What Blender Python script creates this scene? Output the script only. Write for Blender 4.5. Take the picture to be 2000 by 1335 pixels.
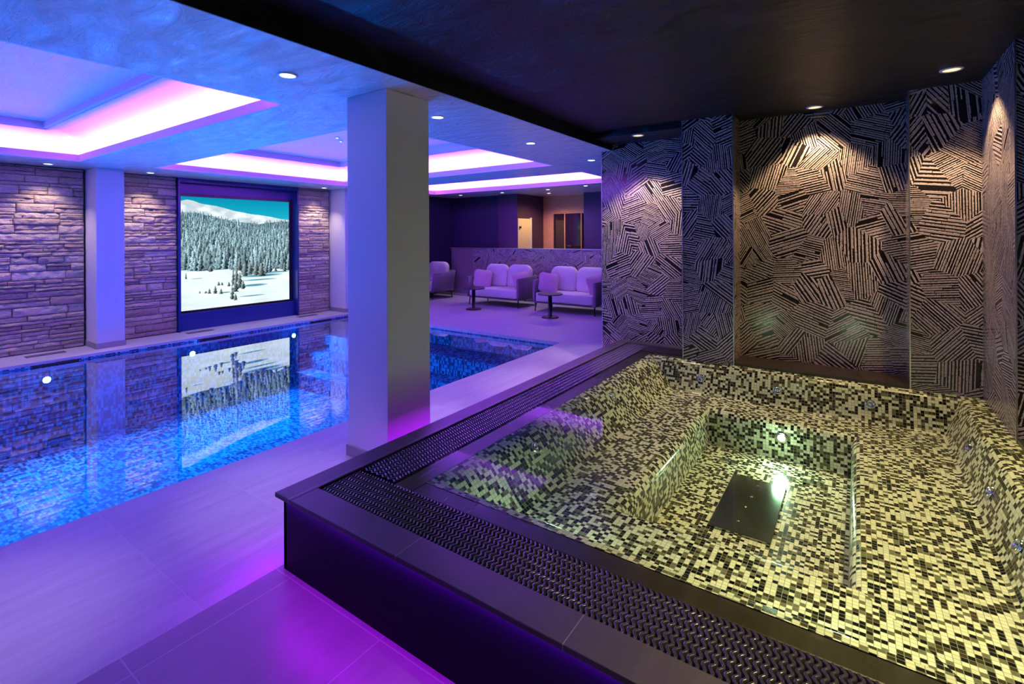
import bpy, bmesh, math, random
import numpy as np
from mathutils import Vector, noise, Matrix

random.seed(7)
SC = bpy.context.scene
for o in list(bpy.data.objects):
    bpy.data.objects.remove(o)
COL = SC.collection
PI = math.pi

# ------------------------------------------------------------------ camera
H = 1.55
F_PX, CX, CY = 970.0, 1000.0, 461.0
TH = math.atan(674 / 970.0)
ROLL = 0.005
cam_d = bpy.data.cameras.new('camera')
cam = bpy.data.objects.new('camera', cam_d)
COL.objects.link(cam)
fw = Vector((-math.sin(TH), math.cos(TH), 0)); rt = Vector((math.cos(TH), math.sin(TH), 0)); up = Vector((0, 0, 1))
r2 = rt * math.cos(ROLL) - up * math.sin(ROLL)
u2 = rt * math.sin(ROLL) + up * math.cos(ROLL)
m = Matrix.Identity(4)
for i in range(3):
    m[i][0] = r2[i]; m[i][1] = u2[i]; m[i][2] = -fw[i]; m[i][3] = (0, 0, H)[i]
cam.matrix_world = m
cam_d.sensor_width = 36.0
cam_d.lens = F_PX / 2000 * 36
cam_d.shift_x = 0.0
cam_d.shift_y = -(667.5 - CY) / 2000
cam_d.clip_start = 0.05
SC.camera = cam

# ------------------------------------------------------------------ world and exposure
w = bpy.data.worlds.new('world'); SC.world = w
w.use_nodes = True
w.node_tree.nodes['Background'].inputs[0].default_value = (0.10, 0.05, 0.35, 1)
w.node_tree.nodes['Background'].inputs[1].default_value = 0.15
SC.view_settings.view_transform = 'Standard'
SC.view_settings.look = 'None'
SC.view_settings.exposure = 0.0
SC.view_settings.gamma = 1.0
SC.view_settings.use_curve_mapping = False

# light levels (strength multipliers)
L_COVE = 300.0        # LED strips in the ceiling coffers
C_COVE = (0.40, 0.06, 1.0)
L_POOL = 170.0        # watts of every underwater pool lamp
C_POOL = (0.0, 0.19, 1.0)
L_DOWN = 30.0        # watts of every white downlight
C_DOWN = (0.90, 0.66, 1.0)
L_TUBDOWN = 48.0
C_TUBDOWN = (1.0, 0.66, 0.36)
L_TUB = 3.5
C_TUB = (0.62, 1.0, 0.66)
L_TOE = 90.0
C_TOE = (0.46, 0.0, 1.0)

# ------------------------------------------------------------------ materials
def new_mat(name):
    mt = bpy.data.materials.new(name); mt.use_nodes = True
    nt = mt.node_tree
    return mt, nt, nt.nodes, nt.links, nt.nodes['Principled BSDF']

def plain(name, col, rough=0.5, metal=0.0, spec=0.5, bump=0.0, bscale=40.0, var=0.0, emit=None, estr=0.0, coat=0.0):
    mt, nt, N, L, b = new_mat(name)
    b.inputs['Base Color'].default_value = (*col, 1)
    b.inputs['Roughness'].default_value = rough
    b.inputs['Metallic'].default_value = metal
    b.inputs['Specular IOR Level'].default_value = spec
    b.inputs['Coat Weight'].default_value = coat
    if emit:
        b.inputs['Emission Color'].default_value = (*emit, 1)
        b.inputs['Emission Strength'].default_value = estr
    if bump or var:
        tc = N.new('ShaderNodeNewGeometry')
        nz = N.new('ShaderNodeTexNoise'); nz.inputs['Scale'].default_value = bscale
        nz.inputs['Detail'].default_value = 4
        L.new(tc.outputs['Position'], nz.inputs['Vector'])
        if bump:
            bp = N.new('ShaderNodeBump'); bp.inputs['Strength'].default_value = bump; bp.inputs['Distance'].default_value = 0.01
            L.new(nz.outputs['Fac'], bp.inputs['Height']); L.new(bp.outputs['Normal'], b.inputs['Normal'])
        if var:
            mr = N.new('ShaderNodeMapRange')
            mr.inputs['From Min'].default_value = 0.3; mr.inputs['From Max'].default_value = 0.7
            mr.inputs['To Min'].default_value = 1 - var; mr.inputs['To Max'].default_value = 1 + var
            L.new(nz.outputs['Fac'], mr.inputs['Value'])
            mx = N.new('ShaderNodeVectorMath'); mx.operation = 'SCALE'
            mx.inputs[0].default_value = col
            L.new(mr.outputs[0], mx.inputs['Scale']); L.new(mx.outputs[0], b.inputs['Base Color'])
    return mt

def emis(name, col, s):
    mt = bpy.data.materials.new(name); mt.use_nodes = True
    nt = mt.node_tree; nt.nodes.clear()
    e = nt.nodes.new('ShaderNodeEmission'); o = nt.nodes.new('ShaderNodeOutputMaterial')
    e.inputs[0].default_value = (*col, 1); e.inputs[1].default_value = s
    nt.links.new(e.outputs[0], o.inputs[0])
    return mt

def math_node(N, L, op, a, b=None, c=None):
    n = N.new('ShaderNodeMath'); n.operation = op
    for i, v in enumerate((a, b, c)):
        if v is None: continue
        if isinstance(v, (int, float)): n.inputs[i].default_value = v
        else: L.new(v, n.inputs[i])
    return n.outputs[0]

def uv_xy(N, L, sock=None):
    if sock is None:
        uv = N.new('ShaderNodeUVMap'); uv.uv_map = 'UVMap'; sock = uv.outputs[0]
    s = N.new('ShaderNodeSeparateXYZ'); L.new(sock, s.inputs[0])
    return s.outputs[0], s.outputs[1]

def mosaic(name, pitch, palette, grout, rough=0.12, gw=0.07, pv=None):
    """square glass mosaic: palette = [(probability, colour)...]"""
    mt, nt, N, L, b = new_mat(name)
    u, v = uv_xy(N, L)
    pv = pv or pitch
    M = lambda op, a, c=None: math_node(N, L, op, a, c)
    us, vs = M('DIVIDE', u, pitch), M('DIVIDE', v, pv)
    cb = N.new('ShaderNodeCombineXYZ')
    L.new(M('FLOOR', us), cb.inputs[0]); L.new(M('FLOOR', vs), cb.inputs[1])
    wn = N.new('ShaderNodeTexWhiteNoise'); wn.noise_dimensions = '2D'
    L.new(cb.outputs[0], wn.inputs['Vector'])
    rp = N.new('ShaderNodeValToRGB'); rp.color_ramp.interpolation = 'CONSTANT'
    acc = 0; el = rp.color_ramp.elements
    for i, (p, c) in enumerate(palette):
        e = el[i] if i < 2 else el.new(acc)
        e.position = acc; e.color = (*c, 1); acc += p
    L.new(wn.outputs['Value'], rp.inputs[0])
    fu, fv = M('FRACT', us), M('FRACT', vs)
    du = M('ABSOLUTE', M('SUBTRACT', fu, 0.5)); dv = M('ABSOLUTE', M('SUBTRACT', fv, 0.5))
    g = M('GREATER_THAN', M('MAXIMUM', du, dv), 0.5 - gw)
    mx = N.new('ShaderNodeMix'); mx.data_type = 'RGBA'
    L.new(g, mx.inputs[0]); L.new(rp.outputs[0], mx.inputs[6]); mx.inputs[7].default_value = (*grout, 1)
    L.new(mx.outputs[2], b.inputs['Base Color'])
    rr = M('ADD', M('MULTIPLY', g, 0.6), rough)
    L.new(rr, b.inputs['Roughness']); b.inputs['Specular IOR Level'].default_value = 0.3
    bp = N.new('ShaderNodeBump'); bp.inputs['Strength'].default_value = 0.25; bp.inputs['Distance'].default_value = 0.002
    L.new(M('SUBTRACT', 1.0, g), bp.inputs['Height']); L.new(bp.outputs[0], b.inputs['Normal'])
    return mt

def tile_mat(name, col, joint, w_, h_, ox=0.0, oy=0.0, rough=0.4, gw=0.003, var=0.12, spec=0.5, streak=(1.2, 9.0)):
    """large stone-look porcelain, w_ along u, h_ along v, joints gw metres"""
    mt, nt, N, L, b = new_mat(name)
    u, v = uv_xy(N, L)
    M = lambda op, a, c=None: math_node(N, L, op, a, c)
    uu = M('DIVIDE', M('SUBTRACT', u, ox), w_); vv = M('DIVIDE', M('SUBTRACT', v, oy), h_)
    du = M('MULTIPLY', M('SUBTRACT', 0.5, M('ABSOLUTE', M('SUBTRACT', M('FRACT', uu), 0.5))), w_)
    dv = M('MULTIPLY', M('SUBTRACT', 0.5, M('ABSOLUTE', M('SUBTRACT', M('FRACT', vv), 0.5))), h_)
    g = M('LESS_THAN', M('MINIMUM', du, dv), gw / 2)
    cb = N.new('ShaderNodeCombineXYZ'); L.new(M('FLOOR', uu), cb.inputs[0]); L.new(M('FLOOR', vv), cb.inputs[1])
    wn = N.new('ShaderNodeTexWhiteNoise'); wn.noise_dimensions = '2D'; L.new(cb.outputs[0], wn.inputs['Vector'])
    c2 = N.new('ShaderNodeCombineXYZ')
    L.new(M('MULTIPLY', u, streak[1]), c2.inputs[0]); L.new(M('MULTIPLY', v, streak[0]), c2.inputs[1]); L.new(M('MULTIPLY', wn.outputs['Value'], 40.0), c2.inputs[2])
    nz = N.new('ShaderNodeTexNoise'); nz.inputs['Scale'].default_value = 1.6; nz.inputs['Detail'].default_value = 9; nz.inputs['Roughness'].default_value = 0.7
    L.new(c2.outputs[0], nz.inputs['Vector'])
    n2 = N.new('ShaderNodeTexNoise'); n2.inputs['Scale'].default_value = 260; n2.inputs['Detail'].default_value = 2
    tc = N.new('ShaderNodeNewGeometry'); L.new(tc.outputs['Position'], n2.inputs['Vector'])
    s = M('ADD', M('MULTIPLY', M('SUBTRACT', nz.outputs['Fac'], 0.5), 4.5 * var), 1.0)
    s = M('ADD', s, M('MULTIPLY', M('SUBTRACT', n2.outputs['Fac'], 0.5), 1.6 * var))
    s = M('ADD', s, M('MULTIPLY', M('SUBTRACT', wn.outputs['Value'], 0.5), 0.5 * var))
    sc = N.new('ShaderNodeVectorMath'); sc.operation = 'SCALE'; sc.inputs[0].default_value = col; L.new(s, sc.inputs['Scale'])
    mx = N.new('ShaderNodeMix'); mx.data_type = 'RGBA'; L.new(g, mx.inputs[0]); L.new(sc.outputs[0], mx.inputs[6]); mx.inputs[7].default_value = (*joint, 1)
    L.new(mx.outputs[2], b.inputs['Base Color'])
    L.new(M('ADD', rough, M('MULTIPLY', M('SUBTRACT', nz.outputs['Fac'], 0.5), 0.25)), b.inputs['Roughness'])
    b.inputs['Specular IOR Level'].default_value = spec if 'panel' not in name else 0.1
    bp = N.new('ShaderNodeBump'); bp.inputs['Strength'].default_value = 0.3; bp.inputs['Distance'].default_value = 0.002
    hh = M('SUBTRACT', M('ADD', nz.outputs['Fac'], M('MULTIPLY', n2.outputs['Fac'], 0.5)), M('MULTIPLY', g, 1.5))
    L.new(hh, bp.inputs['Height']); L.new(bp.outputs[0], b.inputs['Normal'])
    return mt

def stripes_mat(name, light, dark, pitch=0.023, cell=4.6, rough=0.16, stretch=1.0):
    """glossy slab printed with patches of parallel sticks in changing directions"""
    mt, nt, N, L, b = new_mat(name)
    M = lambda op, a, c=None, d=None: math_node(N, L, op, a, c, d)
    u, v = uv_xy(N, L)
    # slightly warp the domain so patch borders are not perfectly straight
    cb0 = N.new('ShaderNodeCombineXYZ'); L.new(u, cb0.inputs[0]); L.new(M('MULTIPLY', v, stretch), cb0.inputs[1])
    vo = N.new('ShaderNodeTexVoronoi'); vo.voronoi_dimensions = '2D'; vo.feature = 'F1'
    vo.inputs['Scale'].default_value = cell; vo.inputs['Randomness'].default_value = 1.0
    L.new(cb0.outputs[0], vo.inputs['Vector'])
    sp = N.new('ShaderNodeSeparateXYZ'); L.new(vo.outputs['Color'], sp.inputs[0])
    r, g, bl = sp.outputs
    a = M('MULTIPLY', r, PI)
    ca, sa = M('COSINE', a), M('SINE', a)
    t = M('ADD', M('MULTIPLY', u, ca), M('MULTIPLY', v, sa))
    s = M('SUBTRACT', M('MULTIPLY', v, ca), M('MULTIPLY', u, sa))
    pc = M('MULTIPLY', pitch, M('ADD', 0.60, M('MULTIPLY', g, 0.75)))
    tt = M('ADD', M('DIVIDE', t, pc), M('MULTIPLY', bl, 31.7))
    idx = M('FLOOR', tt)
    ci = N.new('ShaderNodeCombineXYZ'); L.new(idx, ci.inputs[0]); L.new(M('MULTIPLY', bl, 77.0), ci.inputs[1])
    wn = N.new('ShaderNodeTexWhiteNoise'); wn.noise_dimensions = '2D'; L.new(ci.outputs[0], wn.inputs['Vector'])
    # break every stick into lengths
    ln = M('FLOOR', M('ADD', M('DIVIDE', s, 0.24), M('MULTIPLY', wn.outputs['Value'], 9.3)))
    cj = N.new('ShaderNodeCombineXYZ'); L.new(idx, cj.inputs[0]); L.new(ln, cj.inputs[1]); L.new(bl, cj.inputs[2])
    w2 = N.new('ShaderNodeTexWhiteNoise'); w2.noise_dimensions = '3D'; L.new(cj.outputs[0], w2.inputs['Vector'])
    nz = N.new('ShaderNodeTexNoise'); nz.inputs['Scale'].default_value = 60; nz.inputs['Detail'].default_value = 3
    L.new(cb0.outputs[0], nz.inputs['Vector'])
    duty = M('ADD', M('ADD', 0.28, M('MULTIPLY', w2.outputs['Value'], 0.42)), M('MULTIPLY', M('SUBTRACT', nz.outputs['Fac'], 0.5), 0.45))
    st = M('MULTIPLY', M('LESS_THAN', M('FRACT', tt), duty), M('GREATER_THAN', w2.outputs['Value'], 0.035))
    # hairline splits inside the wide sticks, and worn ends
    hl = M('GREATER_THAN', M('ABSOLUTE', M('SUBTRACT', M('FRACT', tt), 0.30)), M('MULTIPLY', M('GREATER_THAN', w2.outputs['Value'], 0.62), 0.035))
    st = M('MULTIPLY', st, hl)
    en = M('FRACT', M('ADD', M('DIVIDE', s, 0.24), M('MULTIPLY', wn.outputs['Value'], 9.3)))
    st = M('MULTIPLY', st, M('GREATER_THAN', en, M('MULTIPLY', nz.outputs['Fac'], 0.03)))
    mx = N.new('ShaderNodeMix'); mx.data_type = 'RGBA'
    L.new(st, mx.inputs[0]); mx.inputs[6].default_value = (*dark, 1)
    sc = N.new('ShaderNodeVectorMath'); sc.operation = 'SCALE'; sc.inputs[0].default_value = light
    L.new(M('ADD', 0.55, M('MULTIPLY', nz.outputs['Fac'], 0.9)), sc.inputs['Scale'])
    L.new(sc.outputs[0], mx.inputs[7])
    L.new(mx.outputs[2], b.inputs['Base Color'])
    b.inputs['Roughness'].default_value = rough
    bp = N.new('ShaderNodeBump'); bp.inputs['Strength'].default_value = 0.25; bp.inputs['Distance'].default_value = 0.002
    L.new(st, bp.inputs['Height']); L.new(bp.outputs[0], b.inputs['Normal'])
    return mt

def stucco_mat(name, col, rough=0.35, strength=0.5, var=0.06, coat=0.0, dist=0.006, spec=0.5):
    """trowelled polished plaster"""
    mt, nt, N, L, b = new_mat(name)
    tc = N.new('ShaderNodeNewGeometry')
    mp = N.new('ShaderNodeMapping'); mp.inputs['Scale'].default_value = (1.0, 2.6, 1.0); mp.inputs['Rotation'].default_value = (0, 0, 0.5)
    L.new(tc.outputs['Position'], mp.inputs[0])
    nz = N.new('ShaderNodeTexNoise'); nz.inputs['Scale'].default_value = 3.2; nz.inputs['Detail'].default_value = 11; nz.inputs['Roughness'].default_value = 0.68; nz.inputs['Distortion'].default_value = 1.2
    L.new(mp.outputs[0], nz.inputs['Vector'])
    bp = N.new('ShaderNodeBump'); bp.inputs['Strength'].default_value = strength; bp.inputs['Distance'].default_value = dist
    L.new(nz.outputs['Fac'], bp.inputs['Height']); L.new(bp.outputs[0], b.inputs['Normal']); L.new(bp.outputs[0], b.inputs['Coat Normal'])
    M = lambda op, a, c=None: math_node(N, L, op, a, c)
    sc = N.new('ShaderNodeVectorMath'); sc.operation = 'SCALE'; sc.inputs[0].default_value = col
    L.new(M('ADD', 1.0, M('MULTIPLY', M('SUBTRACT', nz.outputs['Fac'], 0.5), 6 * var)), sc.inputs['Scale'])
    L.new(sc.outputs[0], b.inputs['Base Color'])
    b.inputs['Roughness'].default_value = rough; b.inputs['Coat Weight'].default_value = coat; b.inputs['Coat Roughness'].default_value = 0.2
    b.inputs['Specular IOR Level'].default_value = spec
    return mt

def water_mat(name, tint, boost, bump=0.02, scale=2.0, add=0.0):
    """clear water: tinted see-through layer under a reflecting surface"""
    mt = bpy.data.materials.new(name); mt.use_nodes = True
    nt = mt.node_tree; N = nt.nodes; L = nt.links; N.clear()
    out = N.new('ShaderNodeOutputMaterial')
    tr = N.new('ShaderNodeBsdfTransparent'); tr.inputs[0].default_value = (*tint, 1)
    gl = N.new('ShaderNodeBsdfGlossy'); gl.inputs['Roughness'].default_value = 0.015
    fr = N.new('ShaderNodeFresnel'); fr.inputs['IOR'].default_value = 1.33
    geo = N.new('ShaderNodeNewGeometry')
    nz = N.new('ShaderNodeTexNoise'); nz.inputs['Scale'].default_value = scale; nz.inputs['Detail'].default_value = 1.5
    L.new(geo.outputs['Position'], nz.inputs['Vector'])
    bp = N.new('ShaderNodeBump'); bp.inputs['Strength'].default_value = bump; bp.inputs['Distance'].default_value = 0.05
    L.new(nz.outputs['Fac'], bp.inputs['Height'])
    L.new(bp.outputs[0], gl.inputs['Normal'])
    mu = math_node(N, L, 'MULTIPLY', fr.outputs[0], boost)
    ad = math_node(N, L, 'ADD', mu, add)
    mn = math_node(N, L, 'MINIMUM', ad, 0.85)
    mx = N.new('ShaderNodeMixShader')
    L.new(mn, mx.inputs[0]); L.new(tr.outputs[0], mx.inputs[1]); L.new(gl.outputs[0], mx.inputs[2])
    L.new(mx.outputs[0], out.inputs[0])
    return mt

def stone_mat():
    mt, nt, N, L, b = new_mat('ledge_stone')
    u, v = uv_xy(N, L)
    geo = N.new('ShaderNodeNewGeometry')
    at = N.new('ShaderNodeAttribute'); at.attribute_name = 'tone'
    nz = N.new('ShaderNodeTexNoise'); nz.inputs['Scale'].default_value = 22; nz.inputs['Detail'].default_value = 9; nz.inputs['Roughness'].default_value = 0.65
    mp = N.new('ShaderNodeMapping'); mp.inputs['Scale'].default_value = (1, 1, 2.2); L.new(geo.outputs['Position'], mp.inputs[0]); L.new(mp.outputs[0], nz.inputs['Vector'])
    M = lambda op, a, c=None: math_node(N, L, op, a, c)
    s = M('MULTIPLY', M('ADD', 0.75, M('MULTIPLY', at.outputs['Fac'], 0.8)), M('ADD', 0.45, M('MULTIPLY', nz.outputs['Fac'], 1.1)))
    rp = N.new('ShaderNodeValToRGB'); L.new(M('MULTIPLY', s, 0.6), rp.inputs[0])
    e = rp.color_ramp.elements; e[0].color = (0.06, 0.05, 0.05, 1); e[1].color = (0.86, 0.72, 0.60, 1)
    x = e.new(0.5); x.color = (0.48, 0.38, 0.31, 1)
    L.new(rp.outputs[0], b.inputs['Base Color'])
    b.inputs['Roughness'].default_value = 0.8
    bp = N.new('ShaderNodeBump'); bp.inputs['Strength'].default_value = 1.0; bp.inputs['Distance'].default_value = 0.04
    L.new(nz.outputs['Fac'], bp.inputs['Height']); L.new(bp.outputs[0], b.inputs['Normal'])
    return mt

def wood_mat(name, col):
    mt, nt, N, L, b = new_mat(name)
    geo = N.new('ShaderNodeNewGeometry'); mp = N.new('ShaderNodeMapping'); mp.inputs['Scale'].default_value = (2, 2, 14)
    nz = N.new('ShaderNodeTexNoise'); nz.inputs['Scale'].default_value = 4; nz.inputs['Detail'].default_value = 6
    L.new(geo.outputs['Position'], mp.inputs[0]); L.new(mp.outputs[0], nz.inputs['Vector'])
    sc = N.new('ShaderNodeVectorMath'); sc.operation = 'SCALE'; sc.inputs[0].default_value = col
    L.new(math_node(N, L, 'ADD', 0.6, math_node(N, L, 'MULTIPLY', nz.outputs['Fac'], 0.8)), sc.inputs['Scale'])
    L.new(sc.outputs[0], b.inputs['Base Color']); b.inputs['Roughness'].default_value = 0.45
    return mt

def fabric_mat(name, col, rough=0.85, bscale=350.0):
    mt = plain(name, col, rough=rough, bump=0.35, bscale=bscale, var=0.05, spec=0.25)
    mt.node_tree.nodes['Principled BSDF'].inputs['Sheen Weight'].default_value = 0.3
    return mt

MT = {}
MT['ceil_white'] = stucco_mat('polished_plaster_white', (0.74, 0.74, 0.78), rough=0.27, strength=1.0, coat=1.0, dist=0.035)
MT['ceil_dark'] = stucco_mat('polished_plaster_black', (0.0035, 0.003, 0.004), rough=0.30, strength=1.0, var=0.12, spec=0.45, dist=0.03)
MT['paint'] = plain('white_paint', (0.78, 0.77, 0.78), rough=0.55, bump=0.05, bscale=120)
MT['cove'] = plain('cove_paint', (0.60, 0.60, 0.62), rough=0.6)
MT['skirt'] = plain('skirting_stone', (0.34, 0.32, 0.31), rough=0.5, var=0.1, bscale=60)
MT['deck'] = tile_mat('deck_porcelain', (0.46, 0.43, 0.47), (0.52, 0.50, 0.52), 1.2, 0.6, ox=-3.34, oy=0.36, rough=0.38, gw=0.004, var=0.17, streak=(1.0, 9.0))
MT['deckdark'] = tile_mat('anthracite_porcelain', (0.16, 0.15, 0.17), (0.28, 0.26, 0.28), 0.61, 0.6, ox=-2.125, oy=0.675, rough=0.36, gw=0.005, var=0.12)
MT['coping'] = tile_mat('basalt_coping', (0.055, 0.050, 0.055), (0.25, 0.22, 0.22), 0.71, 1.2, ox=-1.53, oy=1.27 + 1.2, rough=0.42, gw=0.003, var=0.16)
MT['lip'] = tile_mat('basalt_lip', (0.030, 0.022, 0.016), (0.02, 0.02, 0.02), 0.71, 0.9, ox=-1.2, oy=0.0, rough=0.3, gw=0.003, var=0.2)
MT['tubpanel'] = tile_mat('basalt_panel', (0.004, 0.0055, 0.014), (0.01, 0.01, 0.012), 1.2, 3.0, ox=-1.53, oy=-1, rough=0.5, gw=0.003, var=0.12, streak=(6, 1.5))
MT['grate'] = plain('black_grating_plastic', (0.030, 0.027, 0.042), rough=0.16, spec=0.9)
MT['channel'] = plain('channel_dark', (0.006, 0.006, 0.008), rough=0.7)
CREAM = (0.70, 0.66, 0.50)
MT['tubmosaic'] = mosaic('tub_mosaic', 0.0215, [(0.28, CREAM), (0.19, (0.60, 0.58, 0.44)), (0.14, (0.13, 0.125, 0.075)), (0.17, (0.040, 0.028, 0.014)), (0.23, (0.002, 0.002, 0.0025)), (0.02, (0.32, 0.27, 0.18))], (0.22, 0.21, 0.15), rough=0.22, gw=0.05)
MT['poolmosaic'] = mosaic('pool_mosaic', 0.027, [(0.30, (0.12, 0.50, 0.66)), (0.18, (0.08, 0.36, 0.55)), (0.16, (0.03, 0.15, 0.30)), (0.20, (0.008, 0.035, 0.09)), (0.16, (0.004, 0.01, 0.03))], (0.03, 0.13, 0.22), rough=0.65, pv=0.054)
MT['stripes'] = stripes_mat('stick_pattern_slab', (0.42, 0.36, 0.35), (0.012, 0.010, 0.010))
MT['stripes2'] = stripes_mat('stick_pattern_slab_far', (0.50, 0.46, 0.44), (0.04, 0.035, 0.04))
MT['trim'] = plain('brushed_aluminium', (0.62, 0.62, 0.66), rough=0.3, metal=1.0)
MT['chrome'] = plain('chrome', (0.75, 0.76, 0.76), rough=0.12, metal=1.0)
MT['steel'] = plain('polished_steel_plate', (0.30, 0.33, 0.30), rough=0.14, metal=1.0)
MT['navy'] = plain('navy_frame', (0.008, 0.035, 0.16), rough=0.3)
MT['navywall'] = stucco_mat('dark_blue_plaster', (0.022, 0.022, 0.06), rough=0.5, strength=0.2, var=0.05)
MT['plumwall'] = stucco_mat('plum_plaster', (0.06, 0.03, 0.07), rough=0.5, strength=0.2, var=0.05)
MT['greypanel'] = plain('grey_panel', (0.16, 0.15, 0.15), rough=0.45, var=0.05)
MT['stone'] = stone_mat()
MT['stonegap'] = plain('stone_backing', (0.03, 0.025, 0.025), rough=0.9)
MT['water_pool'] = water_mat('pool_water', (0.72, 0.90, 1.0), 2.4, bump=0.006, scale=1.6, add=0.02)
MT['water_tub'] = water_mat('tub_water', (0.90, 1.0, 0.91), 0.38, bump=0.003, scale=1.3, add=0.0)
MT['wood'] = wood_mat('larch_wood', (0.55, 0.32, 0.13))
MT['darkglass'] = plain('dark_glass', (0.02, 0.012, 0.015), rough=0.06, spec=0.7)
MT['dooryellow'] = plain('pale_door', (0.72, 0.62, 0.36), rough=0.5)
MT['blackmetal'] = plain('black_metal', (0.012, 0.012, 0.014), rough=0.38)
MT['tabletop'] = plain('black_table_top', (0.03, 0.028, 0.032), rough=0.3)
MT['cushion'] = fabric_mat('light_upholstery', (0.66, 0.62, 0.60))
MT['pillow'] = fabric_mat('pillow_fabric', (0.52, 0.38, 0.44))
MT['shell'] = fabric_mat('charcoal_weave', (0.13, 0.12, 0.14), bscale=160)
MT['ventwood'] = plain('vent_slats', (0.16, 0.14, 0.12), rough=0.5)

# ------------------------------------------------------------------ mesh helpers
class MB:
    def __init__(s):
        s.v = []; s.f = []; s.uv = []; s.sm = []
    def quad(s, pts, uv=None, smooth=False):
        i = len(s.v); s.v += [tuple(p) for p in pts]
        s.f.append(tuple(range(i, i + len(pts)))); s.uv.append(uv); s.sm.append(smooth)
    def box(s, x0, x1, y0, y1, z0, z1, skip=''):
        a = [(x0, y0, z0), (x1, y0, z0), (x1, y1, z0), (x0, y1, z0), (x0, y0, z1), (x1, y0, z1), (x1, y1, z1), (x0, y1, z1)]
        i = len(s.v); s.v += a
        for k, q in (('b', (3, 2, 1, 0)), ('t', (4, 5, 6, 7)), ('f', (0, 1, 5, 4)), ('r', (1, 2, 6, 5)), ('k', (2, 3, 7, 6)), ('l', (3, 0, 4, 7))):
            if k in skip: continue
            s.f.append(tuple(i + j for j in q)); s.uv.append(None); s.sm.append(False)
        return s
    def lathe(s, prof, c=(0, 0, 0), n=32, smooth=True, axis='z'):
        """prof: list of (r, h); closes at both ends if r == 0"""
        i = len(s.v)
        for r, h in prof:
            for k in range(n):
                a = 2 * PI * k / n
                p = (r * math.cos(a), r * math.sin(a), h)
                if axis == 'x': p = (p[2], p[0], p[1])
                elif axis == 'y': p = (p[0], p[2], p[1])
                s.v.append((c[0] + p[0], c[1] + p[1], c[2] + p[2]))
        for j in range(len(prof) - 1):
            for k in range(n):
                a = i + j * n + k; b = i + j * n + (k + 1) % n
                s.f.append((a, b, b + n, a + n)); s.uv.append(None); s.sm.append(smooth)
        for j in (0, len(prof) - 1):
            s.f.append(tuple(i + j * n + k for k in range(n))); s.uv.append(None); s.sm.append(False)
        return s
    def grid(s, fn, nu, nv, smooth=True, closed=False, uv=True):
        i = len(s.v); U = []
        for a in range(nu + 1):
            for b in range(nv + 1):
                s.v.append(tuple(fn(a / nu, b / nv)))
        for a in range(nu):
            for b in range(nv):
                q = (i + a * (nv + 1) + b, i + (a + 1) * (nv + 1) + b, i + (a + 1) * (nv + 1) + b + 1, i + a * (nv + 1) + b + 1)
                s.f.append(q); s.uv.append(None); s.sm.append(smooth)
        return s
    def build(s, name, mat, parent=None, bevel=0.0, merge=False, seg=2):
        me = bpy.data.meshes.new(name)
        me.from_pydata(s.v, [], s.f)
        me.materials.append(mat)
        for p, sm in zip(me.polygons, s.sm): p.use_smooth = sm
        if merge:
            bm = bmesh.new(); bm.from_mesh(me)
            bmesh.ops.remove_doubles(bm, verts=bm.verts, dist=1e-5)
            bmesh.ops.recalc_face_normals(bm, faces=bm.faces)
            bm.to_mesh(me); bm.free()
        ul = me.uv_layers.new(name='UVMap')
        for k, p in enumerate(me.polygons):
            cu = None if merge else s.uv[k]
            n = p.normal
            ax = max(range(3), key=lambda t: abs(n[t]))
            for j, li in enumerate(p.loop_indices):
                if cu: ul.data[li].uv = cu[j]; continue
                c = me.vertices[me.loops[li].vertex_index].co
                ul.data[li].uv = (c.x, c.y) if ax == 2 else ((c.x, c.z) if ax == 1 else (c.y, c.z))
        ob = bpy.data.objects.new(name, me); COL.objects.link(ob)
        if parent: ob.parent = parent
        if bevel:
            md = ob.modifiers.new('bevel', 'BEVEL'); md.width = bevel; md.segments = seg; md.limit_method = 'ANGLE'
        return ob

def tag(o, label=None, cat=None, group=None, kind=None):
    if label: o['label'] = label
    if cat: o['category'] = cat
    if group: o['group'] = group
    if kind: o['kind'] = kind
    return o

def empty(name, loc=(0, 0, 0), rz=0.0):
    o = bpy.data.objects.new(name, None); o.empty_display_size = 0.1
    o.location = loc; o.rotation_euler = (0, 0, rz); COL.objects.link(o); return o

def struct(o): o['kind'] = 'structure'; return o

def copy_tree(o, parent=None):
    c = o.copy(); COL.objects.link(c)
    if parent: c.parent = parent
    for ch in list(o.children): copy_tree(ch, c)
    return c

def lamp(name, kind, loc, energy, color, parent=None, size=0.1, rot=(0, 0, 0), spot=None, blend=0.5, sizey=None, spread=None):
    d = bpy.data.lights.new(name, kind); d.energy = energy; d.color = color
    if kind == 'AREA':
        d.shape = 'RECTANGLE' if sizey else 'DISK'; d.size = size
        if sizey: d.size_y = sizey
        if spread: d.spread = spread
    else: d.shadow_soft_size = size
    if kind == 'SPOT': d.spot_size = spot; d.spot_blend = blend
    o = bpy.data.objects.new(name, d); o.location = loc; o.rotation_euler = rot; COL.objects.link(o)
    if parent: o.parent = parent
    return o

# ================================================================== SETTING
ZC, ZD, ZL, ZF = 2.54, 2.665, 2.60, 2.62          # white ceiling, black ceiling, far ceiling
PX0, PX1, PY0, PY1 = -8.455, -3.54, -2.2, 6.33     # pool opening
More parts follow.
